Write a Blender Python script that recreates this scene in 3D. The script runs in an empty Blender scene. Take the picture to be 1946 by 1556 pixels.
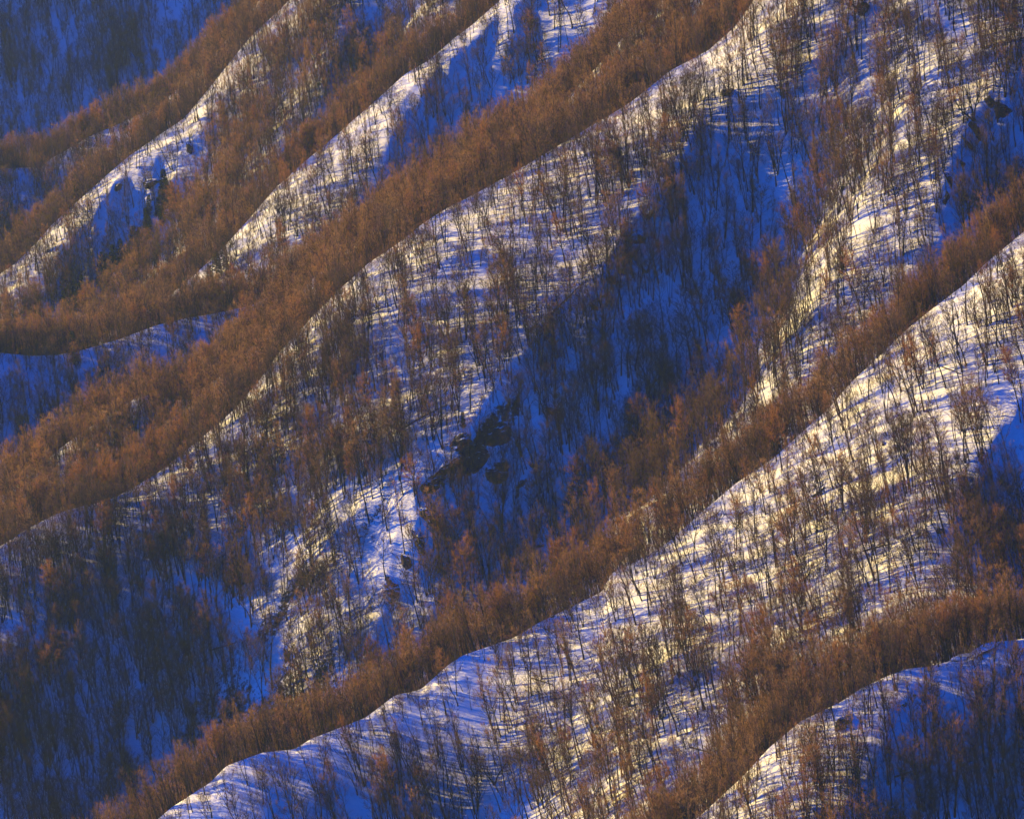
import bpy, math, random
import numpy as np

# ------------------------------------------------------------------ scene, camera, light
scene = bpy.context.scene
C = scene.collection
R = math.radians
W, H = 1946.0, 1556.0
F = 8388.0                       # focal length in photo pixels
PITCH = R(8.0)
cp, sp = math.cos(PITCH), math.sin(PITCH)

cam_d = bpy.data.cameras.new('camera')
cam = bpy.data.objects.new('camera', cam_d); C.objects.link(cam)
cam_d.sensor_fit = 'HORIZONTAL'; cam_d.sensor_width = 36.0
cam_d.lens = 36.0 * F / W
cam_d.clip_start = 1.0; cam_d.clip_end = 12000.0
cam.rotation_euler = (R(90) - PITCH, 0, 0)
scene.camera = cam

SUN_EL = R(15.0)
SUN_AZ = R(-59.0)                # from +Y (away from the camera) towards -X (left)
sun_dir = np.array([math.sin(SUN_AZ) * math.cos(SUN_EL), math.cos(SUN_AZ) * math.cos(SUN_EL), math.sin(SUN_EL)])
world = bpy.data.worlds.new('World'); scene.world = world; world.use_nodes = True
nt = world.node_tree
bg = nt.nodes['Background']
sky = nt.nodes.new('ShaderNodeTexSky'); sky.sky_type = 'NISHITA'; sky.sun_disc = False
sky.sun_elevation = SUN_EL; sky.sun_rotation = SUN_AZ
sky.air_density = 1.0; sky.dust_density = 0.0; sky.ozone_density = 10.0; sky.altitude = 1200
hs = nt.nodes.new('ShaderNodeHueSaturation'); hs.inputs['Saturation'].default_value = 2.0; hs.inputs['Hue'].default_value = .5
nt.links.new(sky.outputs[0], hs.inputs['Color']); tint = nt.nodes.new('ShaderNodeMix'); tint.data_type = 'RGBA'; tint.blend_type = 'MULTIPLY'; tint.inputs[0].default_value = 1
tint.inputs[7].default_value = (.18, .54, 1.12, 1)
nt.links.new(hs.outputs[0], tint.inputs[6]); nt.links.new(tint.outputs[2], bg.inputs['Color']); bg.inputs['Strength'].default_value = 0.11
sun_d = bpy.data.lights.new('sun', 'SUN'); sun_d.energy = 5.0; sun_d.angle = R(0.5); sun_d.color = (1.0, 0.7, 0.17)
sun = bpy.data.objects.new('sun', sun_d); C.objects.link(sun)
from mathutils import Vector
sun.rotation_euler = Vector(sun_dir).to_track_quat('Z', 'Y').to_euler()
scene.view_settings.view_transform = 'Standard'; scene.view_settings.look = 'None'
scene.view_settings.exposure = 1.55; scene.view_settings.gamma = 1.0
scene.cycles.max_bounces = 4; scene.cycles.diffuse_bounces = 0; scene.cycles.transparent_max_bounces = 4
scene.cycles.volume_bounces = 0
rng = np.random.default_rng(11)

# ------------------------------------------------------------------ projection helpers (photo pixels)
def proj(x, y, z):
    zc = y * cp - z * sp; v = y * sp + z * cp
    return W / 2 + F * x / zc, H / 2 - F * v / zc, zc
def unproj(px, py, Y):
    t = (H / 2 - py) / F
    z = Y * (t * cp - sp) / (cp + t * sp)
    return (px - W / 2) / F * (Y * cp - z * sp), z

# ------------------------------------------------------------------ noise
def hsh(ix, iy, s):
    n = (ix * 374761393 + iy * 668265263 + s * 1274126177) & 0xffffffff
    n = ((n ^ (n >> 13)) * 1274126177) & 0xffffffff
    return ((n ^ (n >> 16)) & 0xffff) / 65535.0
def vn(x, y, s=0):
    x = np.asarray(x, float); y = np.asarray(y, float)
    ix = np.floor(x).astype(np.int64); iy = np.floor(y).astype(np.int64)
    fx = x - ix; fy = y - iy; fx = fx * fx * (3 - 2 * fx); fy = fy * fy * (3 - 2 * fy)
    a = hsh(ix, iy, s); b = hsh(ix + 1, iy, s); c = hsh(ix, iy + 1, s); d = hsh(ix + 1, iy + 1, s)
    return (a + (b - a) * fx) * (1 - fy) + (c + (d - c) * fx) * fy
def fbm(x, y, s=0, o=4):
    t = 0; a = 1; n = 0
    for k in range(o):
        t = t + a * (vn(x * 2 ** k, y * 2 ** k, s + k * 17) * 2 - 1); n += a; a *= .5
    return t / n

# ------------------------------------------------------------------ the ridges: crest lines, depth, slopes
RIDGES = [
 dict(n='R1', Y=1150, c=[(0,2850),(500,2350),(1000,1850),(1200,1665),(1323,1556),(1403,1483),(1463,1418),(1523,1368),(1598,1333),(1640,1305),(1688,1283),(1723,1270),(1773,1265),(1823,1250),(1890,1220),(1946,1213),(2100,1170),(2400,1000),(2800,700)], s=[(1300,.9),(1600,.8),(1800,1.05),(2200,1.1)], w=16, s0=0.2, f=.7),
 dict(n='R2', Y=1330, c=[(-600,2300),(0,1800),(200,1640),(325,1533),(400,1485),(430,1453),(500,1428),(560,1423),(590,1403),(695,1363),(750,1320),(800,1310),(850,1263),(880,1243),(973,1213),(1023,1183),(1148,1123),(1158,1090),(1213,1065),(1273,1028),(1333,973),(1398,918),(1473,868),(1538,808),(1573,778),(1618,725),(1673,675),(1723,625),(1773,585),(1833,540),(1873,500),(1946,440),(2200,200),(2700,-300)], s=[(200,.95),(880,1.75),(1020,.72),(1200,.48),(1750,.5),(2000,.8)], w=16, s0=0.3, f=.7),
 dict(n='R3', Y=1540, c=[(-600,1500),(-200,1130),(0,1038),(50,1005),(110,975),(150,963),(200,953),(250,928),(300,898),(350,858),(400,818),(445,778),(495,720),(530,670),(595,600),(645,550),(700,500),(760,460),(800,427),(850,395),(900,370),(973,330),(1048,285),(1123,240),(1198,195),(1273,135),(1348,95),(1398,50),(1433,0),(1600,-170),(1946,-480),(2500,-1000)], s=[(-250,.95),(430,1.5),(640,1.0),(860,.76),(1200,.74),(1500,.8),(1900,.85)], w=20, s0=0.2, f=.7),
 dict(n='R4', Y=1625, c=[(-600,1560),(-200,1120),(0,943),(55,898),(125,843),(160,818),(215,783),(270,748),(350,762),(450,690),(600,524),(750,400),(900,302),(1000,243),(1060,205),(1118,145),(1168,90),(1198,55),(1243,15),(1300,-50),(1600,-350),(2500,-1150)], s=0.9, w=20, s0=0.3, f=.7),
 dict(n='R5', Y=1760, c=[(-600,640),(-200,660),(0,670),(60,676),(110,674),(150,667),(225,645),(300,617),(350,605),(410,595),(480,580),(600,510),(750,425),(900,335),(1100,200),(1300,0),(2500,-1300)], s=1.0, w=14, s0=0.3, f=.7),
 dict(n='R6', Y=1880, c=[(-600,1150),(-200,830),(0,720),(150,665),(230,620),(280,587),(320,562),(355,535),(420,475),(465,425),(525,355),(575,310),(635,260),(715,190),(770,140),(815,115),(860,75),(900,45),(945,5),(1100,-130),(1500,-500),(2500,-1400)], s=[(0,.9),(690,.9),(860,1.3),(1300,1.35)], w=20, s0=0.3, f=.65),
 dict(n='R7', Y=2080, c=[(-600,900),(-150,620),(0,520),(30,500),(65,465),(100,425),(150,380),(200,335),(240,300),(290,265),(350,225),(400,165),(435,120),(480,65),(530,20),(550,0),(700,-150),(1200,-600),(2500,-1700)], s=0.9, w=20, s0=0.3, f=.65),
 dict(n='R8', Y=2220, c=[(-600,280),(-200,310),(0,320),(75,318),(100,300),(130,283),(165,262),(300,203),(400,112),(480,15),(550,-60),(700,-200),(1000,-400),(2500,-1700)], s=0.8, w=20, s0=0.3, f=.65),
 dict(n='R9', Y=2600, c=[(-900,-300),(0,-380),(500,-420),(1200,-500),(2500,-900)], s=1.15, w=8, s0=0.9, f=.5),
]
XS = np.arange(-900, 901, 1.0)
for r in RIDGES:
    c = np.array(r['c'], float)
    px = np.linspace(c[0, 0], c[-1, 0], 1200); py = np.interp(px, c[:, 0], c[:, 1])
    k = np.exp(-np.linspace(-2, 2, 9) ** 2); k /= k.sum()
    pyp = np.pad(py, 4, mode='edge'); py = np.convolve(pyp, k, 'valid')
    x, z = unproj(px, py, r['Y'])
    r['z'] = np.interp(XS, x, z)
    ks = np.exp(-(np.arange(-80, 81) / 20.0) ** 2); ks /= ks.sum()
    sl = r['s'] if isinstance(r['s'], list) else [(0, r['s'])]
    r['sx'] = np.interp(XS, [unproj(q[0], 800, r['Y'])[0] for q in sl], [q[1] for q in sl])
    r['sx'] = np.convolve(np.pad(r['sx'], 80, mode='edge'), ks, 'valid')
    # straight slopes beyond the ends
    l = XS < x[0]; r['z'][l] = z[0] - (x[0] - XS[l]) * .5
    g = XS > x[-1]; r['z'][g] = z[-1] + (XS[g] - x[-1]) * .5
    kk = np.exp(-(np.arange(-60, 61) / 24.0) ** 2); kk /= kk.sum()
    r['zs'] = np.convolve(np.pad(r['z'], 60, mode='reflect', reflect_type='odd'), kk, 'valid')

def ridge_field(x, y):
    xi = np.clip(x + 900, 0, 1799.99); i = xi.astype(int); fr = xi - i
    best = np.full(np.shape(x), -1e9); idx = np.zeros(np.shape(x), int); dd = np.zeros(np.shape(x))
    second = np.full(np.shape(x), -1e9)
    for n, r in enumerate(RIDGES):
        d = r['Y'] - y
        q = np.exp(-np.abs(d) / 14.0)
        zz = r['z'][i] * (1 - fr) + r['z'][i + 1] * fr; zl = r['zs'][i] * (1 - fr) + r['zs'][i + 1] * fr
        zc = zz * q + zl * (1 - q)
        sx = r['sx'][i]
        near = sx * np.abs(d) - (sx - r['s0']) * r['w'] * (1 - np.exp(-np.abs(d) / r['w']))
        wf = 8.0; far = r['f'] * np.abs(d) - (r['f'] - .3) * wf * (1 - np.exp(-np.abs(d) / wf))
        h = zc - np.where(d > 0, near, far)
        up = h > best
        second = np.where(up, best, np.maximum(second, h))
        idx = np.where(up, n, idx); dd = np.where(up, d, dd); best = np.where(up, h, best)
    k = 6.0
    best = best + k * .35 * np.exp(-(best - second) / k)      # soft valley floors
    return best, idx, dd

# spurs running down the near faces: image polyline on the face -> x_s(y), ramp on the left, drop on the right
SPURS = []
def raymarch(px, py, field, idx=None):
    ys = np.arange(1000, 2700, 1.0)
    x, z = unproj(px, py, ys)
    g, ii, _ = field(x, ys)
    hit = np.where((g > z) & ((ii == idx) if idx is not None else True))[0]
    k = hit[0] if len(hit) else len(ys) - 1
    return x[k], ys[k], g[k]
SPUR_DEF = [
 # ridge index, polyline, left amp, left length, right depth, right width, recovery width
 (2, [(1300,255),(1240,400),(1170,500),(1115,590),(1040,635),(975,710),(900,810),(800,900),(700,985),(620,1065),(500,1165)], 3.5, 26, 30, 40, 60),
 (2, [(1965,50),(1940,90),(1890,190),(1850,240),(1820,310),(1795,390),(1740,480),(1690,600)], 4, 26, 24, 34, 60),
 (1, [(2040,560),(1960,700),(1885,830),(1815,940),(1785,1020),(1765,1100)], 2, 25, 28, 45, 70),
 (0, [(1755,1265),(1690,1330),(1640,1420),(1570,1556),(1500,1660)], 2, 20, 28, 45, 70),
 (5, [(1120,-135),(1040,-60),(965,10),(880,85),(800,150),(745,230),(710,315),(650,430)], 2, 25, 26, 50, 500),
 (6, [(640,-20),(632,80),(615,160),(560,280)], 2, 20, 12, 26, 26),
 (6, [(430,150),(380,230),(340,260),(240,330),(150,420),(70,520)], 1.5, 12, 24, 32, 40),
]
for (ri, pl, A, L, B, wr, rec) in SPUR_DEF:
    pts = [p for p in (raymarch(px, py, ridge_field, ri)[:2] for px, py in pl[::-1]) if p[1] < 2690]
    SPURS.append((ri, np.array(pts), A, L, B, wr, rec))
CLIFF = raymarch(915, 850, ridge_field, 2)[:2]
def sstep(t):
    t = np.clip(t, 0, 1); return t * t * (3 - 2 * t)
def signed(x, y, P):
    # signed distance to a polyline (positive to its right) and position along it
    best = np.full(x.shape, 1e9); sg = np.zeros(x.shape); along = np.zeros(x.shape); acc = 0.0
    n = len(P) - 1
    for k in range(n):
        a, b = P[k], P[k + 1]; d = b - a; L = np.hypot(*d); d = d / L
        t0 = (x - a[0]) * d[0] + (y - a[1]) * d[1]
        t = np.clip(t0, 0 if k else -1e9, L if k < n - 1 else 1e9)
        qx = x - a[0] - t * d[0]; qy = y - a[1] - t * d[1]
        r = np.hypot(qx, qy); m = r < best
        side = (x - a[0]) * d[1] - (y - a[1]) * d[0]
        best = np.where(m, r, best); sg = np.where(m, np.sign(side), sg); along = np.where(m, acc + t, along); acc += L
    return best * sg, along, acc
def terrain(x, y):
    x = np.asarray(x, float); y = np.asarray(y, float)
    z, idx, d = ridge_field(x, y)
    for (ri, P, A, L, B, wr, rec) in SPURS:
        m = (idx == ri) & (x > P[:, 0].min() - 130) & (x < P[:, 0].max() + 170)
        if not m.any(): continue
        xm, ym = x[m], y[m]
        u, al, tot = signed(xm, ym, P)
        u = u + 6.5 * fbm(xm / 15, ym / 15, 5 + ri, 4)
        cl = np.clip(fbm(al / 13, al * 0, 60 + ri, 3) * 1.6 + .45, 0, 1.3) * 3.2
        if A > 3.2 and ri == 2 and B == 30:
            gxv, gyv = CLIFF; cl = cl + 6.5 * np.exp(-((xm - gxv) ** 2 + (ym - gyv) ** 2) / 16.0 ** 2)
        edge = 3.5 + 3.0 * fbm(xm / 6, ym / 6, 44, 3)
        if B == 30 and ri == 2: rec = rec * (1 + 1.8 * np.clip(1 - al / (.6 * tot), 0, 1))
        t = sstep((al + (60 if B == 30 and ri == 2 else 20)) / 55) * sstep((tot + 25 - al) / 65) * sstep((RIDGES[ri]['Y'] - ym) / 17)
        s = np.where(u < 0, A * np.exp(np.minimum(u, 0) / L), A * np.exp(-np.maximum(u, 0) / 7)) - B * sstep(u / wr) * (1 - sstep((u - wr) / rec)) - cl * sstep((u - edge) / 2.4) * (1 - sstep((u - 12) / 26))
        z = z.copy(); z[m] += s * t
    a = np.clip(np.abs(d) / 30, 0.05, 1)
    a9 = np.where(idx == 8, 3.6, 1.0)
    z = z + a * a9 * (1.7 * fbm(x / 26 + y / 60, y / 50, 3, 3)) + np.clip(a, .35, 1) * .26 * fbm(x / 3.4, y / 3.4, 9, 3)
    # terraced hummocks along the contour, as trodden and drifted snow
    z = z + a * .2 * (vn(z / 1.7 + x / 14, x / 16, 21) - .5)
    return np.maximum(z, -640 + 4 * fbm(x / 60, y / 60, 2, 2)), idx, d

# ------------------------------------------------------------------ materials
def mat(name, build):
    m = bpy.data.materials.new(name); m.use_nodes = True
    n = m.node_tree.nodes; l = m.node_tree.links
    b = n['Principled BSDF']; b.inputs['Specular IOR Level'].default_value = .2
    build(n, l, b); return m
def ramp(n, stops):
    r = n.new('ShaderNodeValToRGB'); e = r.color_ramp.elements
    while len(e) < len(stops): e.new(.5)
    for k, (p, c) in enumerate(stops): e[k].position = p; e[k].color = (*c, 1)
    return r
def noise(n, l, scale, detail=5, coord='Object', rough=.6, vec=None):
    t = n.new('ShaderNodeTexNoise'); t.inputs['Scale'].default_value = scale; t.inputs['Detail'].default_value = detail
    t.inputs['Roughness'].default_value = rough
    if vec is None:
        tc = n.new('ShaderNodeTexCoord'); vec = tc.outputs[coord]
    l.new(vec, t.inputs['Vector']); return t
def b_snow(n, l, b):
    geo = n.new('ShaderNodeNewGeometry')
    sep = n.new('ShaderNodeSeparateXYZ'); l.new(geo.outputs['Normal'], sep.inputs[0])
    big = noise(n, l, .05, 5); small = noise(n, l, .9, 6, rough=.7)
    snow = ramp(n, [(.3, (.78, .79, .82)), (.7, (.87, .88, .89))]); l.new(big.outputs[0], snow.inputs[0])
    rock = ramp(n, [(.3, (.015, .013, .012)), (.55, (.05, .038, .03)), (.75, (.12, .09, .07))]); l.new(small.outputs[0], rock.inputs[0])
    # bare rock where too steep to hold snow
    ad = n.new('ShaderNodeMath'); ad.operation = 'MULTIPLY_ADD'; l.new(small.outputs[0], ad.inputs[0]); ad.inputs[1].default_value = .42
    l.new(sep.outputs['Z'], ad.inputs[2])
    st = ramp(n, [(.49, (1, 1, 1)), (.53, (0, 0, 0))]); l.new(ad.outputs[0], st.inputs[0])
    # litter and twigs showing through thin snow
    fine = noise(n, l, 2.6, 4, rough=.75)
    lit = ramp(n, [(.60, (0, 0, 0)), (.68, (.55, .55, .55))]); l.new(fine.outputs[0], lit.inputs[0])
    m1 = n.new('ShaderNodeMix'); m1.data_type = 'RGBA'; l.new(lit.outputs[0], m1.inputs[0]); l.new(snow.outputs[0], m1.inputs[6]); m1.inputs[7].default_value = (.13, .08, .05, 1)
    m2 = n.new('ShaderNodeMix'); m2.data_type = 'RGBA'; l.new(st.outputs[0], m2.inputs[0]); l.new(m1.outputs[2], m2.inputs[6]); l.new(rock.outputs[0], m2.inputs[7])
    l.new(m2.outputs[2], b.inputs['Base Color']); b.inputs['Roughness'].default_value = .85
    mp = n.new('ShaderNodeMapping'); tc = n.new('ShaderNodeTexCoord'); l.new(tc.outputs['Object'], mp.inputs['Vector']); mp.inputs['Scale'].default_value = (.16, .5, 1.5)
    streak = noise(n, l, 1.0, 6, rough=.72, vec=mp.outputs[0])
    sm = n.new('ShaderNodeMath'); sm.operation = 'MULTIPLY_ADD'; l.new(streak.outputs[0], sm.inputs[0]); sm.inputs[1].default_value = 1.5; l.new(small.outputs[0], sm.inputs[2])
    bp = n.new('ShaderNodeBump'); bp.inputs['Distance'].default_value = .3; bp.inputs['Strength'].default_value = .8
    l.new(sm.outputs[0], bp.inputs['Height']); l.new(bp.outputs[0], b.inputs['Normal'])
M_SNOW = mat('snow_and_rock', b_snow)
M = {}

# ------------------------------------------------------------------ terrain mesh
def mesh_obj(name, verts, faces, m, parent=None, smooth=False):
    me = bpy.data.meshes.new(name)
    v = np.asarray(verts, np.float32).reshape(-1, 3); f = np.asarray(faces, np.int32)
    me.vertices.add(len(v)); me.vertices.foreach_set('co', v.ravel())
    k = f.shape[1]; me.loops.add(f.size); me.loops.foreach_set('vertex_index', f.ravel())
    me.polygons.add(len(f)); me.polygons.foreach_set('loop_start', np.arange(0, f.size, k, dtype=np.int32))
    me.update(calc_edges=True)
    if smooth: me.polygons.foreach_set('use_smooth', np.ones(len(f), bool))
    if m is not None: me.materials.append(m)
    o = bpy.data.objects.new(name, me); C.objects.link(o); o.parent = parent
    return o
def axis(lo, a, b, hi, step, g=1.25):
    core = list(np.arange(a, b, step)); left = []; s = step; p = a
    while p > lo: s *= g; p -= s; left.append(p)
    right = []; s = step; p = core[-1]
    while p < hi: s *= g; p += s; right.append(p)
    return np.array(left[::-1] + core + right)
gx = axis(-1500, -340, 340, 1500, 1.0); gy = axis(-600, 1010, 2720, 6000, 1.15)
X, Y = np.meshgrid(gx, gy)
Z, IDX, D = terrain(X, Y)
nx, ny = len(gx), len(gy)
ii = (np.arange(ny - 1)[:, None] * nx + np.arange(nx - 1)[None, :]).ravel()
faces = np.stack([ii, ii + 1, ii + 1 + nx, ii + nx], 1)
hill = mesh_obj('hills', np.stack([X, Y, Z], -1), faces, M_SNOW, smooth=True)
hill['kind'] = 'structure'

#@@TREES
# ------------------------------------------------------------------ bark, twig, needle and rock materials
def b_bark(c0, c1, sc=1.2):
    def f(n, l, b):
        t = noise(n, l, sc, 4)
        oi = n.new('ShaderNodeObjectInfo')
        r = ramp(n, [(.3, c0), (.7, c1)]); l.new(t.outputs[0], r.inputs[0])
        h = n.new('ShaderNodeHueSaturation'); m = n.new('ShaderNodeMapRange'); l.new(oi.outputs['Random'], m.inputs[0])
        m.inputs[3].default_value = .6; m.inputs[4].default_value = 1.3
        l.new(m.outputs[0], h.inputs['Value']); l.new(r.outputs[0], h.inputs['Color']); l.new(h.outputs[0], b.inputs['Base Color'])
        b.inputs['Roughness'].default_value = .9
    return f
def b_twig(stops):
    def f(n, l, b):
        oi = n.new('ShaderNodeObjectInfo'); r = ramp(n, stops); l.new(oi.outputs['Random'], r.inputs[0])
        l.new(r.outputs[0], b.inputs['Base Color']); b.inputs['Roughness'].default_value = .8
        tr = n.new('ShaderNodeBsdfTranslucent'); l.new(r.outputs[0], tr.inputs['Color']); mx = n.new('ShaderNodeMixShader'); mx.inputs[0].default_value = .4
        l.new(b.outputs[0], mx.inputs[1]); l.new(tr.outputs[0], mx.inputs[2]); l.new(mx.outputs[0], n['Material Output'].inputs['Surface'])
    return f
M['bark'] = mat('bark', b_bark((.022, .015, .012), (.055, .036, .026)))
M['twig'] = mat('twigs', b_twig([(0, (.33, .16, .052)), (.3, (.46, .245, .08)), (.55, (.36, .19, .065)), (.8, (.42, .19, .06)), (1, (.5, .3, .12))]))
M['shadetwig'] = mat('shaded_twigs', b_twig([(0, (.10, .055, .03)), (.5, (.15, .085, .04)), (1, (.2, .12, .055))]))  # shaded copy of the twigs: backlit look of the slope trees put into colour
M['redtwig'] = mat('red_twigs', b_twig([(0, (.33, .135, .04)), (1, (.4, .18, .052))]))
M['paletwig'] = mat('pale_twigs', b_twig([(0, (.42, .32, .26)), (1, (.35, .24, .2))]))
M['birch'] = mat('pale_bark', b_bark((.38, .33, .29), (.72, .66, .6), 2.5))
M['needle'] = mat('needles', b_twig([(0, (.03, .045, .018)), (1, (.06, .07, .025))]))
def b_rock(n, l, b):
    t = noise(n, l, .8, 8, rough=.7); r = ramp(n, [(.3, (.015, .013, .012)), (.55, (.045, .035, .028)), (.8, (.13, .1, .08))])
    l.new(t.outputs[0], r.inputs[0])
    geo = n.new('ShaderNodeNewGeometry'); sep = n.new('ShaderNodeSeparateXYZ'); l.new(geo.outputs['True Normal'], sep.inputs[0])
    ad = n.new('ShaderNodeMath'); ad.operation = 'MULTIPLY_ADD'; l.new(t.outputs[0], ad.inputs[0]); ad.inputs[1].default_value = .5; l.new(sep.outputs['Z'], ad.inputs[2])
    st = ramp(n, [(.80, (0, 0, 0)), (.86, (1, 1, 1))]); l.new(ad.outputs[0], st.inputs[0])
    m = n.new('ShaderNodeMix'); m.data_type = 'RGBA'; l.new(st.outputs[0], m.inputs[0]); l.new(r.outputs[0], m.inputs[6]); m.inputs[7].default_value = (.8, .84, .9, 1)
    l.new(m.outputs[2], b.inputs['Base Color']); b.inputs['Roughness'].default_value = .9
    bp = n.new('ShaderNodeBump'); bp.inputs['Distance'].default_value = .25; l.new(t.outputs[0], bp.inputs['Height']); l.new(bp.outputs[0], b.inputs['Normal'])
M['rock'] = mat('snowy_rock', b_rock)

# ------------------------------------------------------------------ tree builders
class Geo:
    def __init__(s): s.v = []; s.f = []
    def tube(s, pts, rad, k=5, cap=True):
        base = len(s.v); n = len(pts)
        for i, p in enumerate(pts):
            d = (pts[min(i + 1, n - 1)] - pts[max(i - 1, 0)]).normalized()
            a = d.orthogonal().normalized(); b = d.cross(a)
            for j in range(k):
                t = 2 * math.pi * j / k
                s.v.append(p + (a * math.cos(t) + b * math.sin(t)) * rad[i])
        for i in range(n - 1):
            for j in range(k):
                a = base + i * k + j; b = base + i * k + (j + 1) % k
                s.f.append((a, b, b + k)); s.f.append((a, b + k, a + k))
    def blade(s, p, q, w, rnd):
        d = (q - p); a = d.cross(Vector((rnd.uniform(-1, 1), rnd.uniform(-1, 1), rnd.uniform(-1, 1)))).normalized() * w * .5
        b = len(s.v); s.v += [p - a, p + a, q]; s.f.append((b, b + 1, b + 2))
    def obj(s, name, m, parent=None):
        return mesh_obj(name, [tuple(v) for v in s.v], s.f, m, parent)

def rdir(d, ang, rnd, az=None):
    a = d.orthogonal().normalized(); b = d.cross(a); az = rnd.uniform(0, 2 * math.pi) if az is None else az
    return (d * math.cos(ang) + (a * math.cos(az) + b * math.sin(az)) * math.sin(ang)).normalized()
def path(p, d, L, n, rnd, wig, up):
    pts = [p.copy()]; d = d.copy()
    for k in range(n):
        d = (d + Vector((rnd.gauss(0, wig), rnd.gauss(0, wig), rnd.gauss(0, wig * .5) + up))).normalized()
        p = p + d * (L / n); pts.append(p.copy())
    return pts
def along(pts, t):
    f = t * (len(pts) - 1); i = min(int(f), len(pts) - 2)
    return pts[i].lerp(pts[i + 1], f - i), (pts[i + 1] - pts[i]).normalized()

def grow(seed, Ht, stems=1, r0=.17, first=.33, spread=.6, limbs=12, limb_len=.33, subs=6, twigs=4, up=.07, bend=.035, twl=1.0, tww=.03, splay=.16):
    rnd = random.Random(seed); wood = Geo(); crown = Geo()
    for s in range(stems):
        d = Vector((0, 0, 1)) if stems == 1 else rdir(Vector((0, 0, 1)), splay * rnd.uniform(.7, 1.4), rnd, s * 2 * math.pi / stems + rnd.uniform(-.5, .5))
        L = Ht * (1 if s == 0 else rnd.uniform(.75, .98)); rr = r0 * (1 if stems == 1 else .75)
        tr = path(Vector((rnd.uniform(-.1, .1) * (stems > 1), 0, -.6)), d, L * .93 + .6, 9, rnd, bend, .02)
        n = len(tr); wood.tube(tr, [rr * (1.25 if i == 0 else 1) * (1 - .86 * (i / (n - 1)) ** .9) for i in range(n)], 6)
        for k in range(limbs):
            t = first + (1 - first) * ((k + rnd.random()) / limbs) ** .85 * .99
            p, dd = along(tr, t)
            ll = L * limb_len * (1.15 - .75 * (t - first) / (1 - first)) * rnd.uniform(.65, 1.2)
            ld = rdir(dd, spread * rnd.uniform(.7, 1.35), rnd, k * 2.4 + rnd.uniform(-.5, .5))
            lp = path(p, ld, ll, 5, rnd, .10, up)
            lr = rr * (1 - .8 * t) * .5
            (wood if lr > .022 else crown).tube(lp, [lr * (1 - .8 * i / 5) for i in range(6)], 4)
            for q in range(subs):
                sp_, sd = along(lp, rnd.uniform(.2, 1))
                sl = ll * rnd.uniform(.22, .45)
                s2 = path(sp_, rdir(sd, rnd.uniform(.4, .85), rnd), sl, 3, rnd, .12, up)
                wood.tube(s2, [.034, .026, .018, .01], 3)
                for w in range(twigs):
                    tp, td = along(s2, rnd.uniform(.1, 1))
                    te = tp + (rdir(td, rnd.uniform(.2, .8), rnd) + Vector((0, 0, .25))).normalized() * rnd.uniform(.45, 1.1) * twl
                    crown.blade(tp, te, tww, rnd)
                    if w % 2 == 0:
                        tq = tp.lerp(te, .5); crown.blade(tq, tq + rdir((te - tp).normalized(), .6, rnd) * .5 * twl, tww * .8, rnd)
    return wood, crown

def conifer(seed, Ht):
    rnd = random.Random(seed); wood = Geo(); crown = Geo()
    tr = path(Vector((0, 0, -.5)), Vector((0, 0, 1)), Ht + .5, 7, rnd, .01, .03)
    wood.tube(tr, [.2 * (1 - .92 * i / 7) for i in range(8)], 6)
    z = Ht * .10
    while z < Ht * .98:
        t = z / Ht; L = Ht * .23 * (1 - t) ** .8 * rnd.uniform(.8, 1.15) + .25
        for k in range(7):
            az = rnd.uniform(0, 2 * math.pi); p, _ = along(tr, (z + .5) / (Ht + .5))
            d = Vector((math.cos(az), math.sin(az), rnd.uniform(-.35, .05))).normalized()
            bp = path(p, d, L * rnd.uniform(.7, 1.1), 4, rnd, .05, .05); wood.tube(bp, [.03, .025, .018, .012, .006], 3)
            for q in range(16):
                tp, td = along(bp, rnd.uniform(.12, 1))
                crown.blade(tp, tp + (rdir(td, rnd.uniform(.4, 1.1), rnd) + Vector((0, 0, -.25))).normalized() * rnd.uniform(.35, .8), .22, rnd)
        z += Ht * .045
    return wood, crown

PROTO = {}
def proto(kind, look, make, wood_m, crown_m, name):
    PROTO.setdefault(kind, []).append(dict(look=look, geo=make, wm=wood_m, cm=crown_m, name=name, obs=None))
T = 'bare'
proto(T, 'slender bare tree', lambda: grow(1, 14, limbs=15), 'bark', 'shadetwig', 'bare_tree')
proto(T, 'bowed bare tree', lambda: grow(2, 13, bend=.075, limbs=14), 'bark', 'shadetwig', 'bare_tree')
proto(T, 'twin-stemmed bare tree', lambda: grow(3, 13.5, stems=2, limbs=11, splay=.13), 'bark', 'shadetwig', 'bare_tree')
proto(T, 'broad fan-shaped bare tree', lambda: grow(4, 14, first=.28, spread=.62, limbs=15, limb_len=.4, subs=8), 'bark', 'twig', 'bare_tree')
proto(T, 'top-branching bare tree', lambda: grow(5, 15, first=.55, spread=.5, limbs=12, limb_len=.28, subs=8), 'bark', 'shadetwig', 'bare_tree')
proto(T, 'narrow upswept bare tree', lambda: grow(6, 14, first=.22, spread=.33, limbs=17, limb_len=.32, up=.16, subs=6), 'bark', 'twig', 'bare_tree')
proto(T, 'three-stemmed bare tree', lambda: grow(7, 12.5, stems=3, limbs=8, splay=.2, subs=6), 'bark', 'twig', 'bare_tree')
proto(T, 'rusty dense-crowned bare tree', lambda: grow(8, 13, first=.35, spread=.5, limbs=17, limb_len=.33, subs=9, twigs=9), 'bark', 'redtwig', 'bare_tree')
proto(T, 'crooked bare tree', lambda: grow(9, 12.5, bend=.12, limbs=12, spread=.75, limb_len=.38), 'bark', 'shadetwig', 'bare_tree')
proto(T, 'sparse broken-topped bare tree', lambda: grow(10, 11, bend=.06, limbs=7, spread=.7, limb_len=.3, subs=4, twigs=3, first=.45), 'bark', 'shadetwig', 'bare_tree')
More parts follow.
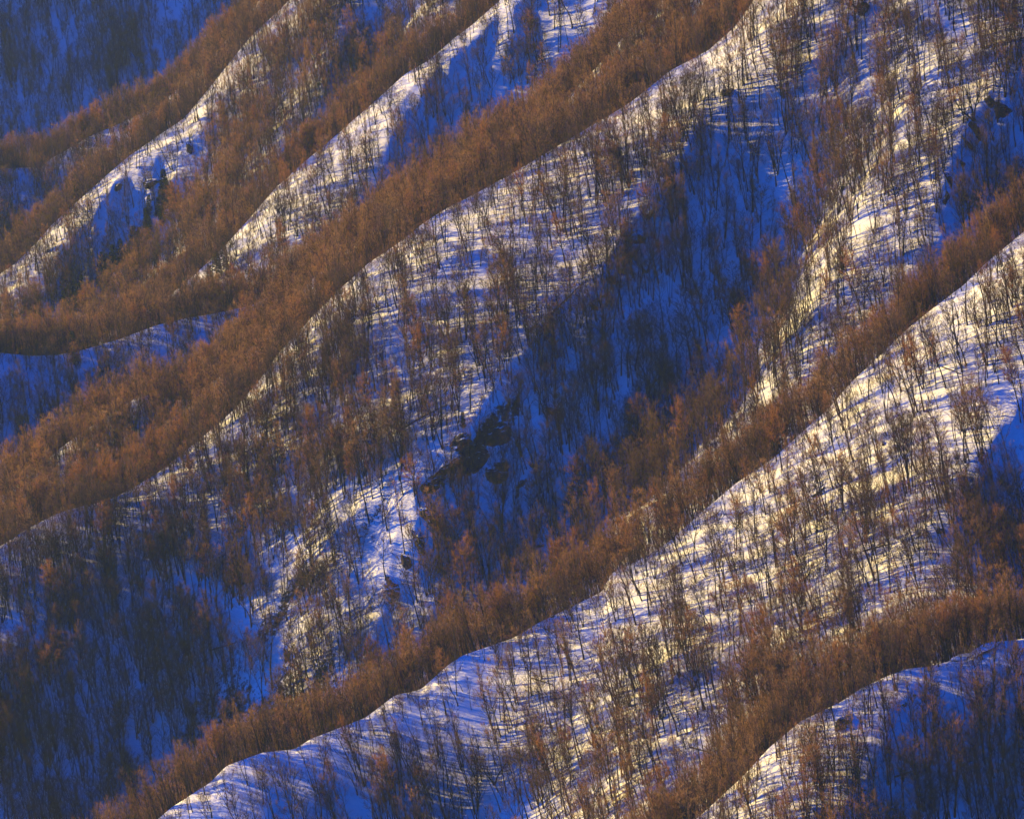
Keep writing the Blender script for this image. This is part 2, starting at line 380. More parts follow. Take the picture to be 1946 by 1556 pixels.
proto(T, 'round-crowned bare tree', lambda: grow(11, 12, first=.4, spread=.85, limbs=15, limb_len=.38, subs=8, twigs=6, up=.05), 'bark', 'twig', 'bare_tree')
proto(T, 'forked bare tree', lambda: grow(12, 14.5, stems=2, limbs=10, splay=.08, spread=.45, first=.45), 'bark', 'shadetwig', 'bare_tree')
proto('spreading', 'old spreading tree', lambda: grow(21, 14, r0=.34, first=.2, spread=.8, limbs=20, limb_len=.55, subs=12, twigs=9, bend=.07, up=.07), 'bark', 'twig', 'spreading_tree')
proto('spreading', 'old crooked spreading tree', lambda: grow(22, 13, stems=2, r0=.36, first=.22, spread=.75, limbs=13, limb_len=.55, subs=12, twigs=9, bend=.11, up=.06, splay=.25), 'bark', 'redtwig', 'spreading_tree')
proto('birch', 'pale birch', lambda: grow(31, 12, stems=2, r0=.14, first=.25, spread=.5, limbs=9, subs=5, twigs=5, splay=.14), 'birch', 'paletwig', 'birch_tree')
proto('birch', 'slim pale birch', lambda: grow(32, 13, r0=.13, first=.3, spread=.42, limbs=12, subs=5, twigs=5), 'birch', 'paletwig', 'birch_tree')
proto('conifer', 'dark green conifer', lambda: conifer(41, 9), 'bark', 'needle', 'conifer')
proto('conifer', 'narrow dark green conifer', lambda: conifer(42, 11), 'bark', 'needle', 'conifer')
proto('shrub', 'leafless shrub', lambda: grow(51, 3.2, stems=4, r0=.035, first=.15, spread=.6, limbs=5, limb_len=.4, subs=3, twigs=4, splay=.45, twl=.5, tww=.035), 'bark', 'redtwig', 'leafless_shrub')
proto('shrub', 'leafless sapling', lambda: grow(52, 4.5, stems=2, r0=.04, first=.2, spread=.5, limbs=8, limb_len=.3, subs=3, twigs=4, splay=.2, twl=.5, tww=.035), 'bark', 'twig', 'leafless_shrub')

# ------------------------------------------------------------------ where they stand
from mathutils import Matrix, Quaternion
def ground(x, y):
    fx = np.clip(np.searchsorted(gx, x) - 1, 0, nx - 2); fy = np.clip(np.searchsorted(gy, y) - 1, 0, ny - 2)
    tx = (x - gx[fx]) / (gx[fx + 1] - gx[fx]); ty = (y - gy[fy]) / (gy[fy + 1] - gy[fy])
    return (Z[fy, fx] * (1 - tx) + Z[fy, fx + 1] * tx) * (1 - ty) + (Z[fy + 1, fx] * (1 - tx) + Z[fy + 1, fx + 1] * tx) * ty
def cellof(x, y):
    fx = np.clip(np.searchsorted(gx, x) - 1, 0, nx - 2); fy = np.clip(np.searchsorted(gy, y) - 1, 0, ny - 2)
    return IDX[fy, fx], D[fy, fx]
def clear_view(x, y, z, pad=0.0):
    ok = np.ones(len(x), bool)
    for k in range(1, 75):
        s = 6.0 * k if k < 40 else 240 + (k - 40) * 14.0
        f = (y - s) / y
        ok &= ground(x * f, y * f) < z * f + pad
    return ok
def scatter(n, seed):
    g = np.random.default_rng(seed)
    y = 1010 + (2700 - 1010) * g.random(n) ** 1.0
    half = y * (W / 2 / F) * 1.03 + 30
    x = (g.random(n) * 2 - 1) * half
    w = half / half.max()
    keep = g.random(n) < w
    return x[keep], y[keep], g
def density(x, y, idx, d):
    # trees per square metre
    px, py, _ = proj(x, y, ground(x, y))
    clump = fbm(x / 22, y / 22, 77, 3)
    near = 1 / 10.5 * np.clip(1 + 1.2 * clump, .25, 2.2)
    dens = np.where(d > 0, near, np.where(d > -2, 1 / 20, 1 / 5.5))
    far = (idx >= 3) & (d > 0)
    dens = np.where(far, dens * 1.0, dens); dens = np.where((idx == 3) & (d > 5), 1 / 6, dens)
    dens = np.where(idx == 8, 1 / 13 * np.clip(1 + 1.2 * clump, .25, 2), dens)
    # thicker wood in the lower left, open snow just under the crests and in the bowls
    low = (idx == 2) & (px < 700) & (d > 0); dens = np.where(low, dens * 1.8, dens); dens = np.where((idx == 0) & (d > 0), dens * 1.5, dens)
    dens = np.where((d > 0) & (d < 26) & (idx < 8) & (idx != 3), dens * np.where(idx >= 3, .65, .65), dens)
    # the wooded hollow between the second and third long ridges of the distance, and belts above the near crests
    def belt(poly, w, add):
        P = np.array(poly, float); r = np.full(len(px), 1e9)
        for a, b in zip(P[:-1], P[1:]):
            v = b - a; t = np.clip(((px - a[0]) * v[0] + (py - a[1]) * v[1]) / (v @ v), 0, 1)
            r = np.minimum(r, np.hypot(px - a[0] - t * v[0], py - a[1] - t * v[1]))
        return add * np.clip(1.4 - r / w, 0, 1)
    dens = dens + (idx == 6) * belt([(90, 640), (300, 520), (430, 400), (470, 260)], 75, .045)
    dens = dens + (idx == 2) * (d > 0) * belt([(1330, 1130), (1400, 900), (1480, 700), (1600, 450), (1720, 250), (1850, 60)], 55, .03) * (clump > -.15)
    dens = dens + (idx == 2) * (d > 0) * belt([(700, 1230), (850, 1200), (1050, 1120), (1250, 960)], 60, .035)
    dens = dens + (idx == 1) * (d > 0) * belt([(1150, 1556), (1400, 1400), (1650, 1250), (1900, 1150)], 60, .03)
    dens = dens + (idx == 2) * (d > 0) * belt([(800, 620), (700, 750), (560, 980)], 60, .012)
    dens = np.where((idx == 6) & (belt([(325, 395), (270, 490), (190, 570), (110, 620)], 26, 1.0) > .4), dens * .15, dens)
    dens = np.where((idx == 1) & (d > 0) & (px > 1100), dens * .7, dens)
    dens = np.where((idx == 2) & (d > 0) & (px > 650), dens * .85, dens)
    dens = dens + (idx == 2) * (d > 0) * belt([(1350, 330), (1260, 520), (1150, 720), (1030, 900), (880, 1080)], 110, .045)
    dens = dens + (idx == 2) * (d > 0) * belt([(640, 950), (560, 1100), (540, 1250)], 80, .05)
    dens = np.where((idx == 5) & (d > 12), dens * .75, dens)
    dens = np.where((d > 0) & (d < 9) & (idx < 3), dens * .5, dens)
    return dens

x, y, g = scatter(200000, 5)
area = 0
idx, d = cellof(x, y)
cand_density = 200000 / ((2700 - 1010) * 2 * ((2700) * (W / 2 / F) * 1.03 + 30))
keep = g.random(len(x)) < density(x, y, idx, d) / cand_density
x, y, idx, d = x[keep], y[keep], idx[keep], d[keep]
z = ground(x, y)
ht = np.clip(g.normal(1.13, .26, len(x)), .5, 1.75)
ht *= np.where((d > 0) & (d < 20), .78, 1.0)
vis_top = clear_view(x, y, z + 13 * ht, 7.0)
vis_base = clear_view(x, y, z + 1.2)
px, py, zc = proj(x, y, z); pxt, pyt, _ = proj(x, y, z + 13 * ht)
inframe = (px > 8) & (px < W - 8) & (py > 20) & (pyt < H - 20) & (pyt > -40) & (py < H + 60)
near_frame = (py > -60) & (pyt < H + 40)
keep = vis_top & near_frame
x, y, z, idx, d, ht, vis_base, px, py, pyt, zc, inframe = [a[keep] for a in (x, y, z, idx, d, ht, vis_base, px, py, pyt, zc, inframe)]
nT = len(x)
variety = g.choice(12, nT, p=[.17, .13, .12, .03, .13, .04, .02, .03, .13, .06, .02, .12])
v_belt = g.choice(12, nT, p=[.06, .03, .03, .22, .02, .3, .12, .04, .02, .01, .13, .02])
clus = fbm(x / 20, y / 20, 123, 2) > .2
bl = (d <= 0) | (idx == 3) | (density(x, y, idx, d) > 1 / 8.0) & (idx != 2) & (idx != 5) | clus & (g.random(nT) < .5) & (px > 450)
variety = np.where(bl, v_belt, variety)
# rusty crowns grow in drifts
variety[(fbm(x / 30, y / 30, 91, 2) > .5) & (g.random(nT) < .35)] = 7
def quat(xk, idxk, gk):
    lean = -R(gk.normal(11.0 if idxk == 1 else 6.0, 4.5)); fwd = R(gk.normal(3, 4.0))
    return Quaternion((0, 1, 0), lean) @ Quaternion((1, 0, 0), fwd) @ Quaternion((0, 0, 1), gk.uniform(0, 2 * math.pi))
ht = np.where(d <= 0, 1.12 + (ht - 1.13) * .55, ht * 1.05)
wd = ht * g.uniform(.75, 1.2, nT)
quats = [quat(x[k], idx[k], g) for k in range(nT)]

def make_proto(p, name_root, loc, q, s):
    wood, crown = p['geo']()
    root = bpy.data.objects.new(name_root, None); C.objects.link(root)
    root.empty_display_size = .5
    t = wood.obj('trunk', M[p['wm']], root); c = crown.obj('crown', M[p['cm']], root)
    t.data.polygons.foreach_set('use_smooth', np.ones(len(t.data.polygons), bool))
    p['obs'] = (t, c)
    place(root, loc, q, s); return root
def place(root, loc, q, s):
    root.location = loc; root.rotation_mode = 'QUATERNION'; root.rotation_quaternion = q; root.scale = s if isinstance(s, tuple) else (s, s, s)
def put(p, loc, q, s):
    if p['obs'] is None: return make_proto(p, p['name'], loc, q, s)
    root = bpy.data.objects.new(p['name'], None); C.objects.link(root); root.empty_display_size = .5
    for o in p['obs']:
        c = o.copy(); C.objects.link(c); c.parent = root
    place(root, loc, q, s); return root

# ---- words for places, from the features one can find in the picture
def crest_y(n, pxv):
    c = RIDGES[n]['c']; return np.interp(pxv, [q[0] for q in c], [q[1] for q in c])
CREST = ['the lowest crest', 'the second-lowest crest', 'the long middle crest', 'the short snow strip', 'the curved crest at left',
         'the straight upper crest', 'the uppermost snowy crest', 'the small upper-left crest', 'the distant mountain']
def where(n, dd, pxv, pyv):
    if n == 8: return 'on the distant shaded mountain'
    if dd <= 0: return 'in brown belt behind ' + CREST[n]
    e = pyv - crest_y(n, pxv)
    if e < 90: return 'just under ' + CREST[n]
    if e < 300: return 'on slope under ' + CREST[n]
    return 'far below ' + CREST[n]
U1 = ['', 'first', 'second', 'third', 'fourth', 'fifth', 'sixth', 'seventh', 'eighth', 'ninth', 'tenth', 'eleventh', 'twelfth', 'thirteenth', 'fourteenth', 'fifteenth', 'sixteenth', 'seventeenth', 'eighteenth', 'nineteenth', 'twentieth']
def ordinal(k):
    if k <= 20: return U1[k]
    return ['twenty', 'thirty', 'forty', 'fifty'][k // 10 - 2] + '-' + U1[k % 10] if k % 10 else {30: 'thirtieth', 40: 'fortieth', 50: 'fiftieth'}[k]
def label_all(items):
    bins = {}
    for it in items: bins.setdefault((it[1], it[2]), []).append(it)
    for (look, pl), L in bins.items():
        L.sort(key=lambda i: i[3]); n = len(L)
        for k, it in enumerate(L):
            w = '' if n == 1 else (' leftmost' if k == 0 else (' rightmost' if k == n - 1 else f' {ordinal(k + 1)} from left'))
            it[0]['label'] = f'{look}{"," if w else ""}{w} {pl}'
def sizeword(s): return 'tall ' if s > 1.12 else ('short ' if s < .85 else '')

# ---- individuals: the 300 bare trees that show largest
pix = (py - pyt) * (vis_base * .25 + .75) * inframe
order = np.argsort(-pix)[:300]
single = np.zeros(nT, bool); single[order] = True
items = []
for k in order:
    k = int(k); p = PROTO['bare'][variety[k]]
    o = put(p, (x[k], y[k], z[k]), quats[k], (float(wd[k]), float(wd[k]), float(ht[k])))
    o['category'] = 'tree'; o['group'] = 'bare trees nearest to the viewer'
    items.append((o, sizeword(ht[k]) + p['look'], where(idx[k], d[k], px[k], py[k]), px[k]))
label_all(items)

# ---- old spreading trees, birches and conifers that stand out, placed one by one from their foot
def foot(pxv, pyv, ridge=None):
    ys = np.arange(1020, 2700, .5); xx, zz = unproj(pxv, pyv, ys)
    gz = ground(xx, ys); hit = np.where(gz > zz)[0]
    k = hit[0] if len(hit) else len(ys) - 1
    return float(xx[k]), float(ys[k]), float(gz[k])
named = []
def stand(kind, v, pxv, pyv, s, label, cat, group, lean=5.0, rz=0.0, back=0.0):
    a, b, c = foot(pxv, pyv)
    if back: a, b = a * (b + back) / b, b + back; c = float(ground(np.array([a]), np.array([b]))[0])
    q = Quaternion((0, 1, 0), -R(lean)) @ Quaternion((0, 0, 1), rz)
    o = put(PROTO[kind][v], (a, b, c), q, s); o['label'] = label; o['category'] = cat; o['group'] = group
    named.append((a, b)); return o
OLD = [
 (1, 1850, 232, 1.25, 'old crooked spreading tree on the sunlit edge beside the steep rocky spur', 18), (0, 1128, 232, 1.15, 'old dark contorted tree standing at the edge of the long middle crest', 6),
 (0, 1708, 403, 1.2, 'old leaning tree with open branches below the big crooked one', 16), (1, 1363, 745, 1.0, 'small crooked tree at the foot of the blue shaded bowl', 20),
 (0, 1150, 665, 1.05, 'dark broad tree in the shade at the head of the rocky spur', 0), (1, 1235, 740, .95, 'dark broad tree in the middle of the blue bowl', -6),
 (0, 1480, 545, 1.0, 'broad tree with brown crown on the rib right of the blue bowl', 5), (1, 1230, 520, 1.0, 'broad tree leaning over the top of the rock line', 10),
 (0, 985, 600, .9, 'wide fan-shaped tree on the sunlit middle slope', 9), (0, 500, 1010, 1.2, 'rounded broad tree beneath the long middle crest on the left', 3),
 (1, 95, 1300, 1.35, 'big round-crowned tree in the shade at the lower left', 2), (0, 215, 1150, 1.1, 'reddish round-crowned tree among shaded trunks at left', 3),
 (0, 460, 1140, 1.0, 'forked tree beside the foot of the thin sunlit rib', 8), (1, 1320, 1310, .9, 'solitary fan-shaped tree on bright snow above the brown belt', 12),
 (0, 1170, 1180, .85, 'open-branched tree low on the bright wide slope', 10), (0, 285, 268, 1.0, 'crooked dark tree overhanging the uppermost snowy crest', 28),
 (1, 175, 420, .9, 'bent dark tree on the shaded bank under the uppermost crest', 30), (0, 1600, 520, 1.0, 'dark open tree on the rib between bowl and bright slope', 6),
 (1, 940, 1490, 1.0, 'broad pinkish tree at the bottom edge beside bright snow', 4), (0, 860, 690, .85, 'broad rusty tree above the sunlit rib', 8),
]
for k, (v, a, b, s, lab, ln) in enumerate(OLD):
    stand('spreading', v, a, b, s, lab, 'tree', 'old spreading trees', ln, k * 1.7)
BIRCH = [(1133, 1010, .85, 'pale birch with white branches above the second crest from the bottom'), (930, 1460, .9, 'pinkish birch on the shaded slope near the bottom edge'),
 (985, 900, .7, 'slim pale birch right of the dark cliff'), (1870, 1060, .7, 'pale birch in the shade near the right edge'),
 (655, 1265, .8, 'pale birch in the hollow left of the second crest'), (1015, 1130, .75, 'pale birch just behind the second crest, centre of the picture'),
 (350, 1300, .8, 'pale slim birch among dark trunks, lower left')]
for k, (a, b, s, lab) in enumerate(BIRCH):
    stand('birch', k % 2, a, b, s, lab, 'birch', 'pale birches', 4, k * 2.1)
stand('conifer', 0, 880, 815, .62, 'lone dark conifer beside the sunlit rib and dark cliff', 'conifer', 'conifers', 2)
# the dark conifer belt in the hollow of the distance and a few scattered ones
cp_ = []
gc = np.random.default_rng(8)
for k in range(44):
    t = (k + gc.random()) / 44
    a = np.interp(t, [0, .35, .7, 1], [325, 270, 190, 110]) + gc.normal(0, 9); b = np.interp(t, [0, .35, .7, 1], [395, 490, 570, 620]) + gc.normal(0, 9)
    cp_.append((a, b, 'in dark belt under the uppermost snowy crest', gc.uniform(.9, 1.5)))
for a, b in [(400, 560), (412, 540), (385, 575), (425, 520), (365, 500), (345, 590), (352, 575), (30, 655), (60, 650), (15, 640), (95, 655), (140, 700)]:
    cp_.append((a, b, 'near the curved crest at the left edge', gc.uniform(.9, 1.3)))
items = []
for k, (a, b, w, s) in enumerate(cp_):
    v = k % 2; o = stand('conifer', v, a, b, s, '', 'conifer', 'conifers', 1, gc.uniform(0, 6), back=2)
    items.append((o, ('small ' if s < .75 else '') + PROTO['conifer'][v]['look'], w, a))
label_all(items)

# ------------------------------------------------------------------ the rest of the wood and the undergrowth: uncountable, one object each
def instancer(name, label, pts, var, qs, sc, protos):
    me = bpy.data.meshes.new(name); me.vertices.add(len(pts)); me.vertices.foreach_set('co', np.asarray(pts, np.float32).ravel())
    def at(nm, ty, data, key='value'):
        a_ = me.attributes.new(nm, ty, 'POINT'); a_.data.foreach_set(key, data)
    at('variety', 'INT', np.asarray(var, np.int32)); sc = np.asarray(sc, np.float32); sc = sc if sc.ndim == 2 else np.stack([sc] * 3, -1); at('size', 'FLOAT_VECTOR', sc.ravel(), 'vector')
    at('turn', 'FLOAT_VECTOR', np.array([q.to_euler() for q in qs], np.float32).ravel(), 'vector')
    o = bpy.data.objects.new(name, me); C.objects.link(o); o['kind'] = 'stuff'; o['label'] = label
    o['category'] = name
    ng = bpy.data.node_groups.new(name, 'GeometryNodeTree')
    ng.interface.new_socket('Geometry', in_out='INPUT', socket_type='NodeSocketGeometry'); ng.interface.new_socket('Geometry', in_out='OUTPUT', socket_type='NodeSocketGeometry')
    N = ng.nodes; L = ng.links; gi = N.new('NodeGroupInput'); go = N.new('NodeGroupOutput'); J = N.new('GeometryNodeJoinGeometry')
    def attr(nm, ty):
        a_ = N.new('GeometryNodeInputNamedAttribute'); a_.data_type = ty; a_.inputs['Name'].default_value = nm; return a_
    va = attr('variety', 'INT'); sa = attr('size', 'FLOAT_VECTOR'); ta = attr('turn', 'FLOAT_VECTOR')
    er = N.new('FunctionNodeEulerToRotation'); L.new(ta.outputs['Attribute'], er.inputs[0])
    for k, p in enumerate(protos):
        j = N.new('GeometryNodeJoinGeometry')
        for ob in p['obs']:
            oi = N.new('GeometryNodeObjectInfo'); oi.transform_space = 'ORIGINAL'; oi.inputs['Object'].default_value = ob
            L.new(oi.outputs['Geometry'], j.inputs[0])
        cm = N.new('FunctionNodeCompare'); cm.data_type = 'INT'; cm.operation = 'EQUAL'; L.new(va.outputs['Attribute'], cm.inputs['A']); cm.inputs['B'].default_value = k
        ip = N.new('GeometryNodeInstanceOnPoints'); L.new(gi.outputs[0], ip.inputs['Points']); L.new(cm.outputs[0], ip.inputs['Selection'])
        L.new(j.outputs[0], ip.inputs['Instance']); L.new(er.outputs[0], ip.inputs['Rotation']); L.new(sa.outputs['Attribute'], ip.inputs['Scale'])
        L.new(ip.outputs[0], J.inputs[0])
    L.new(J.outputs[0], go.inputs[0])
    md = o.modifiers.new('scatter', 'NODES'); md.node_group = ng
    return o
for p in PROTO['bare']:
    assert p['obs'] is not None
rest = ~single
instancer('woodland', 'bare brown winter woodland covering the ridges behind the nearest trees', np.stack([x, y, z], -1)[rest], variety[rest], [q for q, r_ in zip(quats, rest) if r_], np.stack([wd, wd, ht], -1)[rest], PROTO['bare'])

# undergrowth; its first two plants are single shrubs with a label of their own
o = stand('shrub', 0, 1690, 1440, 1.0, 'low leafless shrub on bright snow beneath the lowest crest boulder', 'shrub', 'leafless shrubs', 4)
o = stand('shrub', 1, 1500, 1500, 1.0, 'leafless sapling on the sunlit snow strip at the bottom edge', 'shrub', 'leafless shrubs', 4)
xs, ys, g2 = scatter(150000, 15)
i2, d2 = cellof(xs, ys)
cl = fbm(xs / 11, ys / 11, 40, 3)
dn = np.where(d2 > 0, 1 / 11, 1 / 60.) * np.clip(1 + 2.2 * cl, 0, 3)
k2 = g2.random(len(xs)) < dn / (150000 / ((2700 - 1010) * 2 * ((2700) * (W / 2 / F) * 1.03 + 30)))
xs, ys = xs[k2], ys[k2]; zs = ground(xs, ys)
p2, q2, _ = proj(xs, ys, zs); v2 = clear_view(xs, ys, zs + 2.0) & (q2 > -30) & (q2 < H + 40)
xs, ys, zs = xs[v2], ys[v2], zs[v2]
qs = [Quaternion((0, 1, 0), -R(g2.normal(6, 8))) @ Quaternion((0, 0, 1), g2.uniform(0, 6.3)) for _ in xs]
instancer('undergrowth', 'sparse leafless scrub poking through the snow', np.stack([xs, ys, zs], -1), g2.integers(0, 2, len(xs)), qs, g2.uniform(.35, 1.0, len(xs)), PROTO['shrub'])
print('trees', nT, 'shrubs', len(xs))

# ------------------------------------------------------------------ rocks, fallen logs
def rock_mesh(seed, sx, sy, sz, res=3):
    import bmesh
    rnd = random.Random(seed); bm = bmesh.new(); bmesh.ops.create_icosphere(bm, subdivisions=res, radius=1.0)
    planes = [(Vector((rnd.gauss(0, 1), rnd.gauss(0, 1), rnd.gauss(0, .9))).normalized(), rnd.uniform(.35, .85)) for _ in range(14)]
    V = np.array([v.co for v in bm.verts]) + seed * 3.1
    # ledges, cracks and broken corners
    n1 = fbm(V[:, 0] * 1.1 + V[:, 2] * .4, V[:, 1] * 1.1 + V[:, 2], seed, 3); n2 = 1 - np.abs(fbm(V[:, 0] * 2.6, V[:, 2] * 2.6 + V[:, 1], seed + 9, 3)) * 2
    step = np.floor((V[:, 2] + .5 * n1) * 3.2) / 3.2 - V[:, 2]
    for v, a, b_, c_ in zip(bm.verts, n1, n2, step):
        c = v.co * (1 + .65 * a)
        for pn, pd in planes:
            e = c.dot(pn) - pd
            if e > 0: c -= pn * e * .85
        c *= 1 + .12 * b_; c.x += .18 * c_ ; c.z += .12 * a
        v.co = Vector((c.x * sx * 1.35, c.y * sy * 1.2, c.z * sz * 1.3))
    me = bpy.data.meshes.new('boulder'); bm.to_mesh(me); bm.free(); me.materials.append(M['rock']); return me
def rock(pxv, pyv, wpx, hpx, seed, label, name='boulder', cat='boulder', group=None, tilt=0.0):
    a, b, c = foot(pxv, pyv); m = b / F
    me = rock_mesh(seed, wpx * m * .62, max(wpx, hpx) * m * .5, hpx * m * .66, 5 if wpx > 20 else 3)
    o = bpy.data.objects.new(name, me); C.objects.link(o); o.location = (a, b + max(wpx, hpx) * m * .12, c - hpx * m * .12); o.rotation_euler = (0, -R(tilt), math.sin(seed) * .5)
    o['label'] = label; o['category'] = cat
    if group: o['group'] = group
    return o
rock(912, 872, 40, 44, 1, 'big dark snow-capped cliff block in the shade beside the sunlit rib', 'cliff_block', 'rock', tilt=40)
rock(950, 903, 36, 34, 2, 'dark jagged cliff block just right of the biggest one', 'cliff_block', 'rock', tilt=20)
rock(948, 830, 46, 28, 3, 'flat-topped dark cliff block above the two biggest', 'cliff_block', 'rock', tilt=30)
rock(850, 900, 52, 26, 4, 'long dark snow-topped cliff block left of the biggest one', 'cliff_block', 'rock', tilt=38)
rock(822, 925, 40, 22, 5, 'low rock ledge at the lower end of the cliff blocks', 'cliff_block', 'rock', tilt=35)
rock(880, 845, 40, 24, 17, 'rock ledge directly below the lone conifer', 'cliff_block', 'rock', tilt=35)
rock(1048, 780, 40, 24, 6, 'wedge-shaped dark boulder in the shaded bowl', tilt=-35)
rock(1058, 752, 12, 8, 7, 'small dark boulder above the wedge-shaped one')
rock(1013, 885, 16, 10, 8, 'small dark boulder right of the cliff blocks', tilt=10)
rock(995, 918, 22, 10, 9, 'flat boulder below the cliff blocks', tilt=15)
rock(830, 985, 24, 44, 10, 'tall dark crag in the shade below the cliff blocks', 'cliff_block', 'rock', tilt=35)
rock(800, 1030, 22, 40, 11, 'lower dark crag descending towards the second crest', 'cliff_block', 'rock', tilt=35)
rock(752, 1120, 30, 38, 12, 'brownish crag at the lower end of the rock line', 'cliff_block', 'rock', tilt=25)
rock(775, 1075, 18, 26, 13, 'narrow crag between two larger ones low on the rock line', 'cliff_block', 'rock', tilt=30)
rock(1610, 1375, 34, 30, 14, 'large dark boulder on bright snow under the lowest crest', tilt=35)
rock(1645, 18, 28, 18, 15, 'dark boulder at the top edge of the picture')
rock(1383, 178, 26, 14, 16, 'dark flat boulder on bright snow upper middle', tilt=12)
rock(1905, 215, 34, 26, 18, 'dark rock in the blue gully at the right edge', tilt=-25)
rock(547, 1250, 12, 26, 19, 'upright dark rock in the shade left of the hollow', tilt=15)
rock(1835, 1247, 30, 10, 20, 'snow-topped ledge along the lowest crest', 'rock_ledge', 'rock', tilt=18)
rock(1862, 1238, 36, 14, 21, 'larger snow-topped ledge on the lowest crest beside the right edge', 'rock_ledge', 'rock', tilt=20)
rock(290, 350, 26, 16, 22, 'dark crag under the uppermost snowy crest', 'cliff_block', 'rock', tilt=10)
rock(365, 285, 14, 24, 23, 'dark crag high under the uppermost snowy crest', 'cliff_block', 'rock', tilt=35)
rock(225, 360, 20, 12, 24, 'small crag left of the two dark ones beneath the uppermost crest', 'cliff_block', 'rock', tilt=20)
rock(1708, 850, 14, 9, 31, 'small dark boulder on the bright wide slope at right')
rock(1680, 845, 10, 8, 32, 'tiny boulder left of another on the bright wide slope')
rock(1788, 1010, 14, 10, 33, 'dark boulder at the shadow edge of the bright wide slope')
rock(1890, 1395, 14, 9, 34, 'dark boulder in the blue shade at the lower right')
rock(1800, 1385, 18, 10, 35, 'flat boulder in the blue shade below the lowest crest')
rock(1560, 1545, 14, 30, 36, 'upright snow-edged rock at the bottom edge', tilt=30)
# the rock line along the spur
gr = np.random.default_rng(3)
line = [(1250, 370), (1235, 405), (1222, 435), (1208, 462), (1192, 488), (1176, 505), (1160, 530), (1145, 555), (1130, 580), (1120, 600)]
for k, (a, b) in enumerate(line):
    rock(a + gr.normal(4, 8), b + gr.normal(0, 8), gr.uniform(8, 30), gr.uniform(7, 20), 50 + k, ['topmost', 'second from the top', 'third from the top', 'fourth from the top', 'fifth from the top', 'sixth from the top', 'seventh from the top', 'eighth from the top', 'ninth from the top', 'lowest'][k] + ' crag of the broken rock line above the bowl', 'crag', 'rock', 'crags of the rock line', tilt=45)
line = [(1888, 200), (1850, 245), (1836, 275), (1824, 310), (1812, 345), (1800, 378)]
for k, (a, b) in enumerate(line):
    rock(a + gr.normal(2, 4), b, gr.uniform(6, 16), gr.uniform(12, 40), 70 + k, ['uppermost', 'second', 'third', 'fourth', 'fifth', 'lowest'][k] + ' dark crag down the steep edge at upper right', 'crag', 'rock', 'crags of the steep edge', tilt=25)
items = []
for k in range(46):
    a = gr.uniform(980, 1330); b = 1130 - (a - 980) * 1.35 + gr.uniform(-60, 210)
    o = rock(a, b, gr.uniform(5, 12), gr.uniform(4, 8), 100 + k, '', group='loose stones in the blue bowl')
    items.append((o, 'small dark stone', 'high in the blue bowl' if b < 620 else ('halfway down the blue bowl' if b < 860 else 'low in the blue bowl'), a))
for k in range(22):
    a = gr.uniform(1640, 1940); b = gr.uniform(1290, 1540)
    o = rock(a, b, gr.uniform(5, 11), gr.uniform(4, 7), 160 + k, '', group='loose stones in the lower right shade')
    items.append((o, 'small dark stone', 'in the blue shade at the lower right', a))
label_all(items)

def log(ax, ay, bx, by, r, label, seed):
    p0 = Vector(foot(ax, ay)); p1 = Vector(foot(bx, by)); rnd = random.Random(seed)
    # lie on the slope between two feet on the ground
    pts = []
    for k in range(7):
        q = p0.lerp(p1, k / 6); q.z = float(ground(np.array([q.x]), np.array([q.y]))[0]) + r * .8; pts.append(q - p0)
    for k in range(1, 6): pts[k].z = max(pts[k].z, pts[0].z + (pts[6].z - pts[0].z) * k / 6)
    root = bpy.data.objects.new('fallen_log', None); C.objects.link(root); root.location = p0
    G_ = Geo(); G_.tube(pts, [r * (1 - .08 * k) for k in range(7)], 8); t = G_.obj('trunk', M['bark'], root)
    B = Geo()
    for k in range(6):
        p, dd = along(pts, rnd.uniform(.3, 1)); B.tube(path(p, rdir(dd, .9, rnd), rnd.uniform(.8, 2.2), 3, rnd, .1, .05), [r * .3, r * .2, r * .12, .02], 4)
    B.obj('branch_stubs', M['bark'], root)
    root['label'] = label; root['category'] = 'log'; root['group'] = 'fallen logs'
log(1545, 947, 1568, 928, .42, 'short thick fallen log on the bright wide slope', 1)
log(1040, 605, 1108, 540, .3, 'long fallen log on sunlit snow left of the rock line', 2)
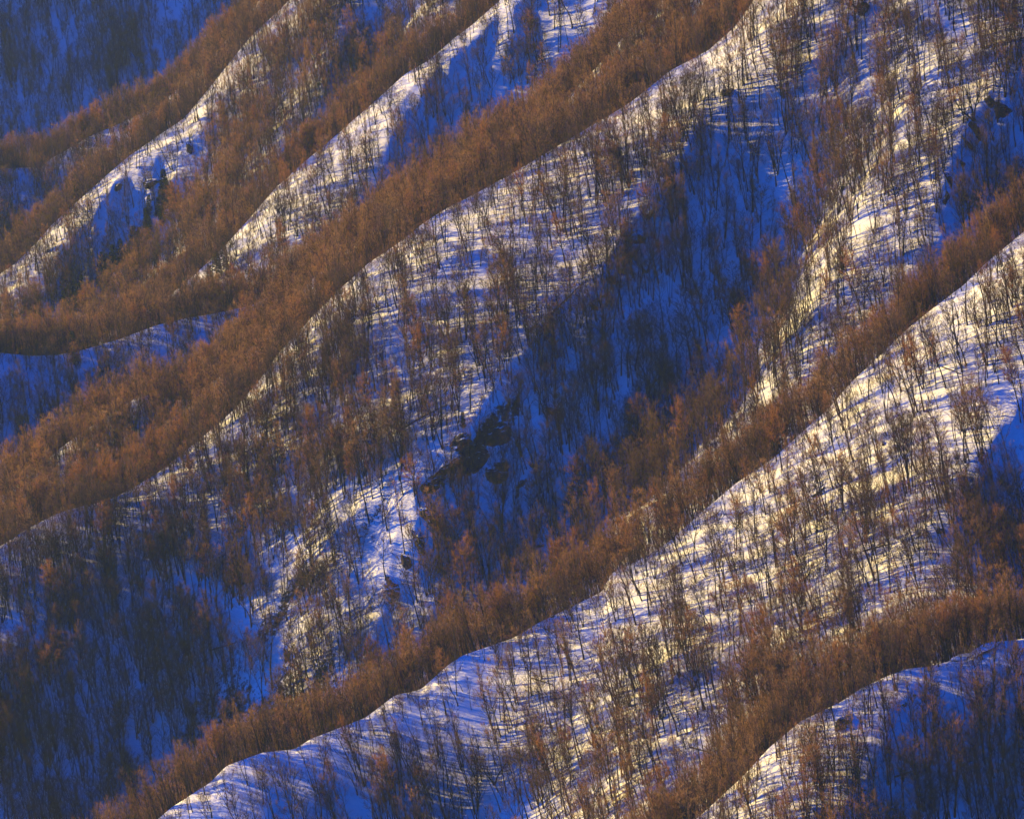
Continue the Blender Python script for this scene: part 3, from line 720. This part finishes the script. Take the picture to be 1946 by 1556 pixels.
log(760, 820, 850, 770, .28, 'long fallen trunk lying across the sunlit middle slope', 3)
log(1530, 1188, 1573, 1172, .25, 'fallen trunk beside the solitary tree on bright snow', 4)
log(1640, 1050, 1690, 1035, .25, 'thin fallen trunk near the shadow edge of the bright slope', 5)
for k_, (a_, b_, c_, d_, w_) in enumerate([(1310, 1420, 1350, 1432, 'sunlit slope near the bottom edge'), (1440, 880, 1480, 862, 'bright snow just under the second-lowest crest'), (1790, 700, 1830, 716, 'bright snow in the upper part of the wide slope'),
                                     (1480, 60, 1530, 52, 'lit snow near the top edge'), (640, 690, 690, 678, 'lit snow under the long middle crest'), (1010, 1290, 1050, 1302, 'shaded snow below the second-lowest crest'),
                                     (400, 1240, 450, 1226, 'shaded snow at the lower left'), (1700, 1480, 1740, 1470, 'blue shade at the lower right')]):
    log(a_, b_, c_, d_, .22, ['thin', 'slender', 'broken', 'crooked', 'dark', 'narrow', 'old', 'weathered'][k_] + ' fallen trunk on ' + w_, 20 + k_)
log(120, 1358, 165, 1366, .25, 'fallen trunk between shaded trees at the lower left', 6)

# ------------------------------------------------------------------ haze
def b_haze(n, l, b):
    n.remove(b); out = n['Material Output']
    v = n.new('ShaderNodeVolumePrincipled'); v.inputs['Density'].default_value = HAZE; v.inputs['Color'].default_value = (.4, .62, 1, 1); v.inputs['Anisotropy'].default_value = .2
    l.new(v.outputs[0], out.inputs['Volume'])
HAZE = 0.000028
if HAZE:
    m = bpy.data.materials.new('haze'); m.use_nodes = True; b_haze(m.node_tree.nodes, m.node_tree.links, m.node_tree.nodes['Principled BSDF'])
    x0, x1, y0, y1 = gx[0] - 50, gx[-1] + 50, gy[0] - 50, gy[-1] + 50; zb = float(Z.min()) - 1; zt = max(float(Z.max()), 30) + 20
    v = [(a, b, c) for c in (zb, zt) for b in (y0, y1) for a in (x0, x1)]
    hz = mesh_obj('haze', v, [(0, 2, 3, 1), (4, 5, 7, 6), (0, 1, 5, 4), (2, 6, 7, 3), (0, 4, 6, 2), (1, 3, 7, 5)], m)
    hz['kind'] = 'stuff'
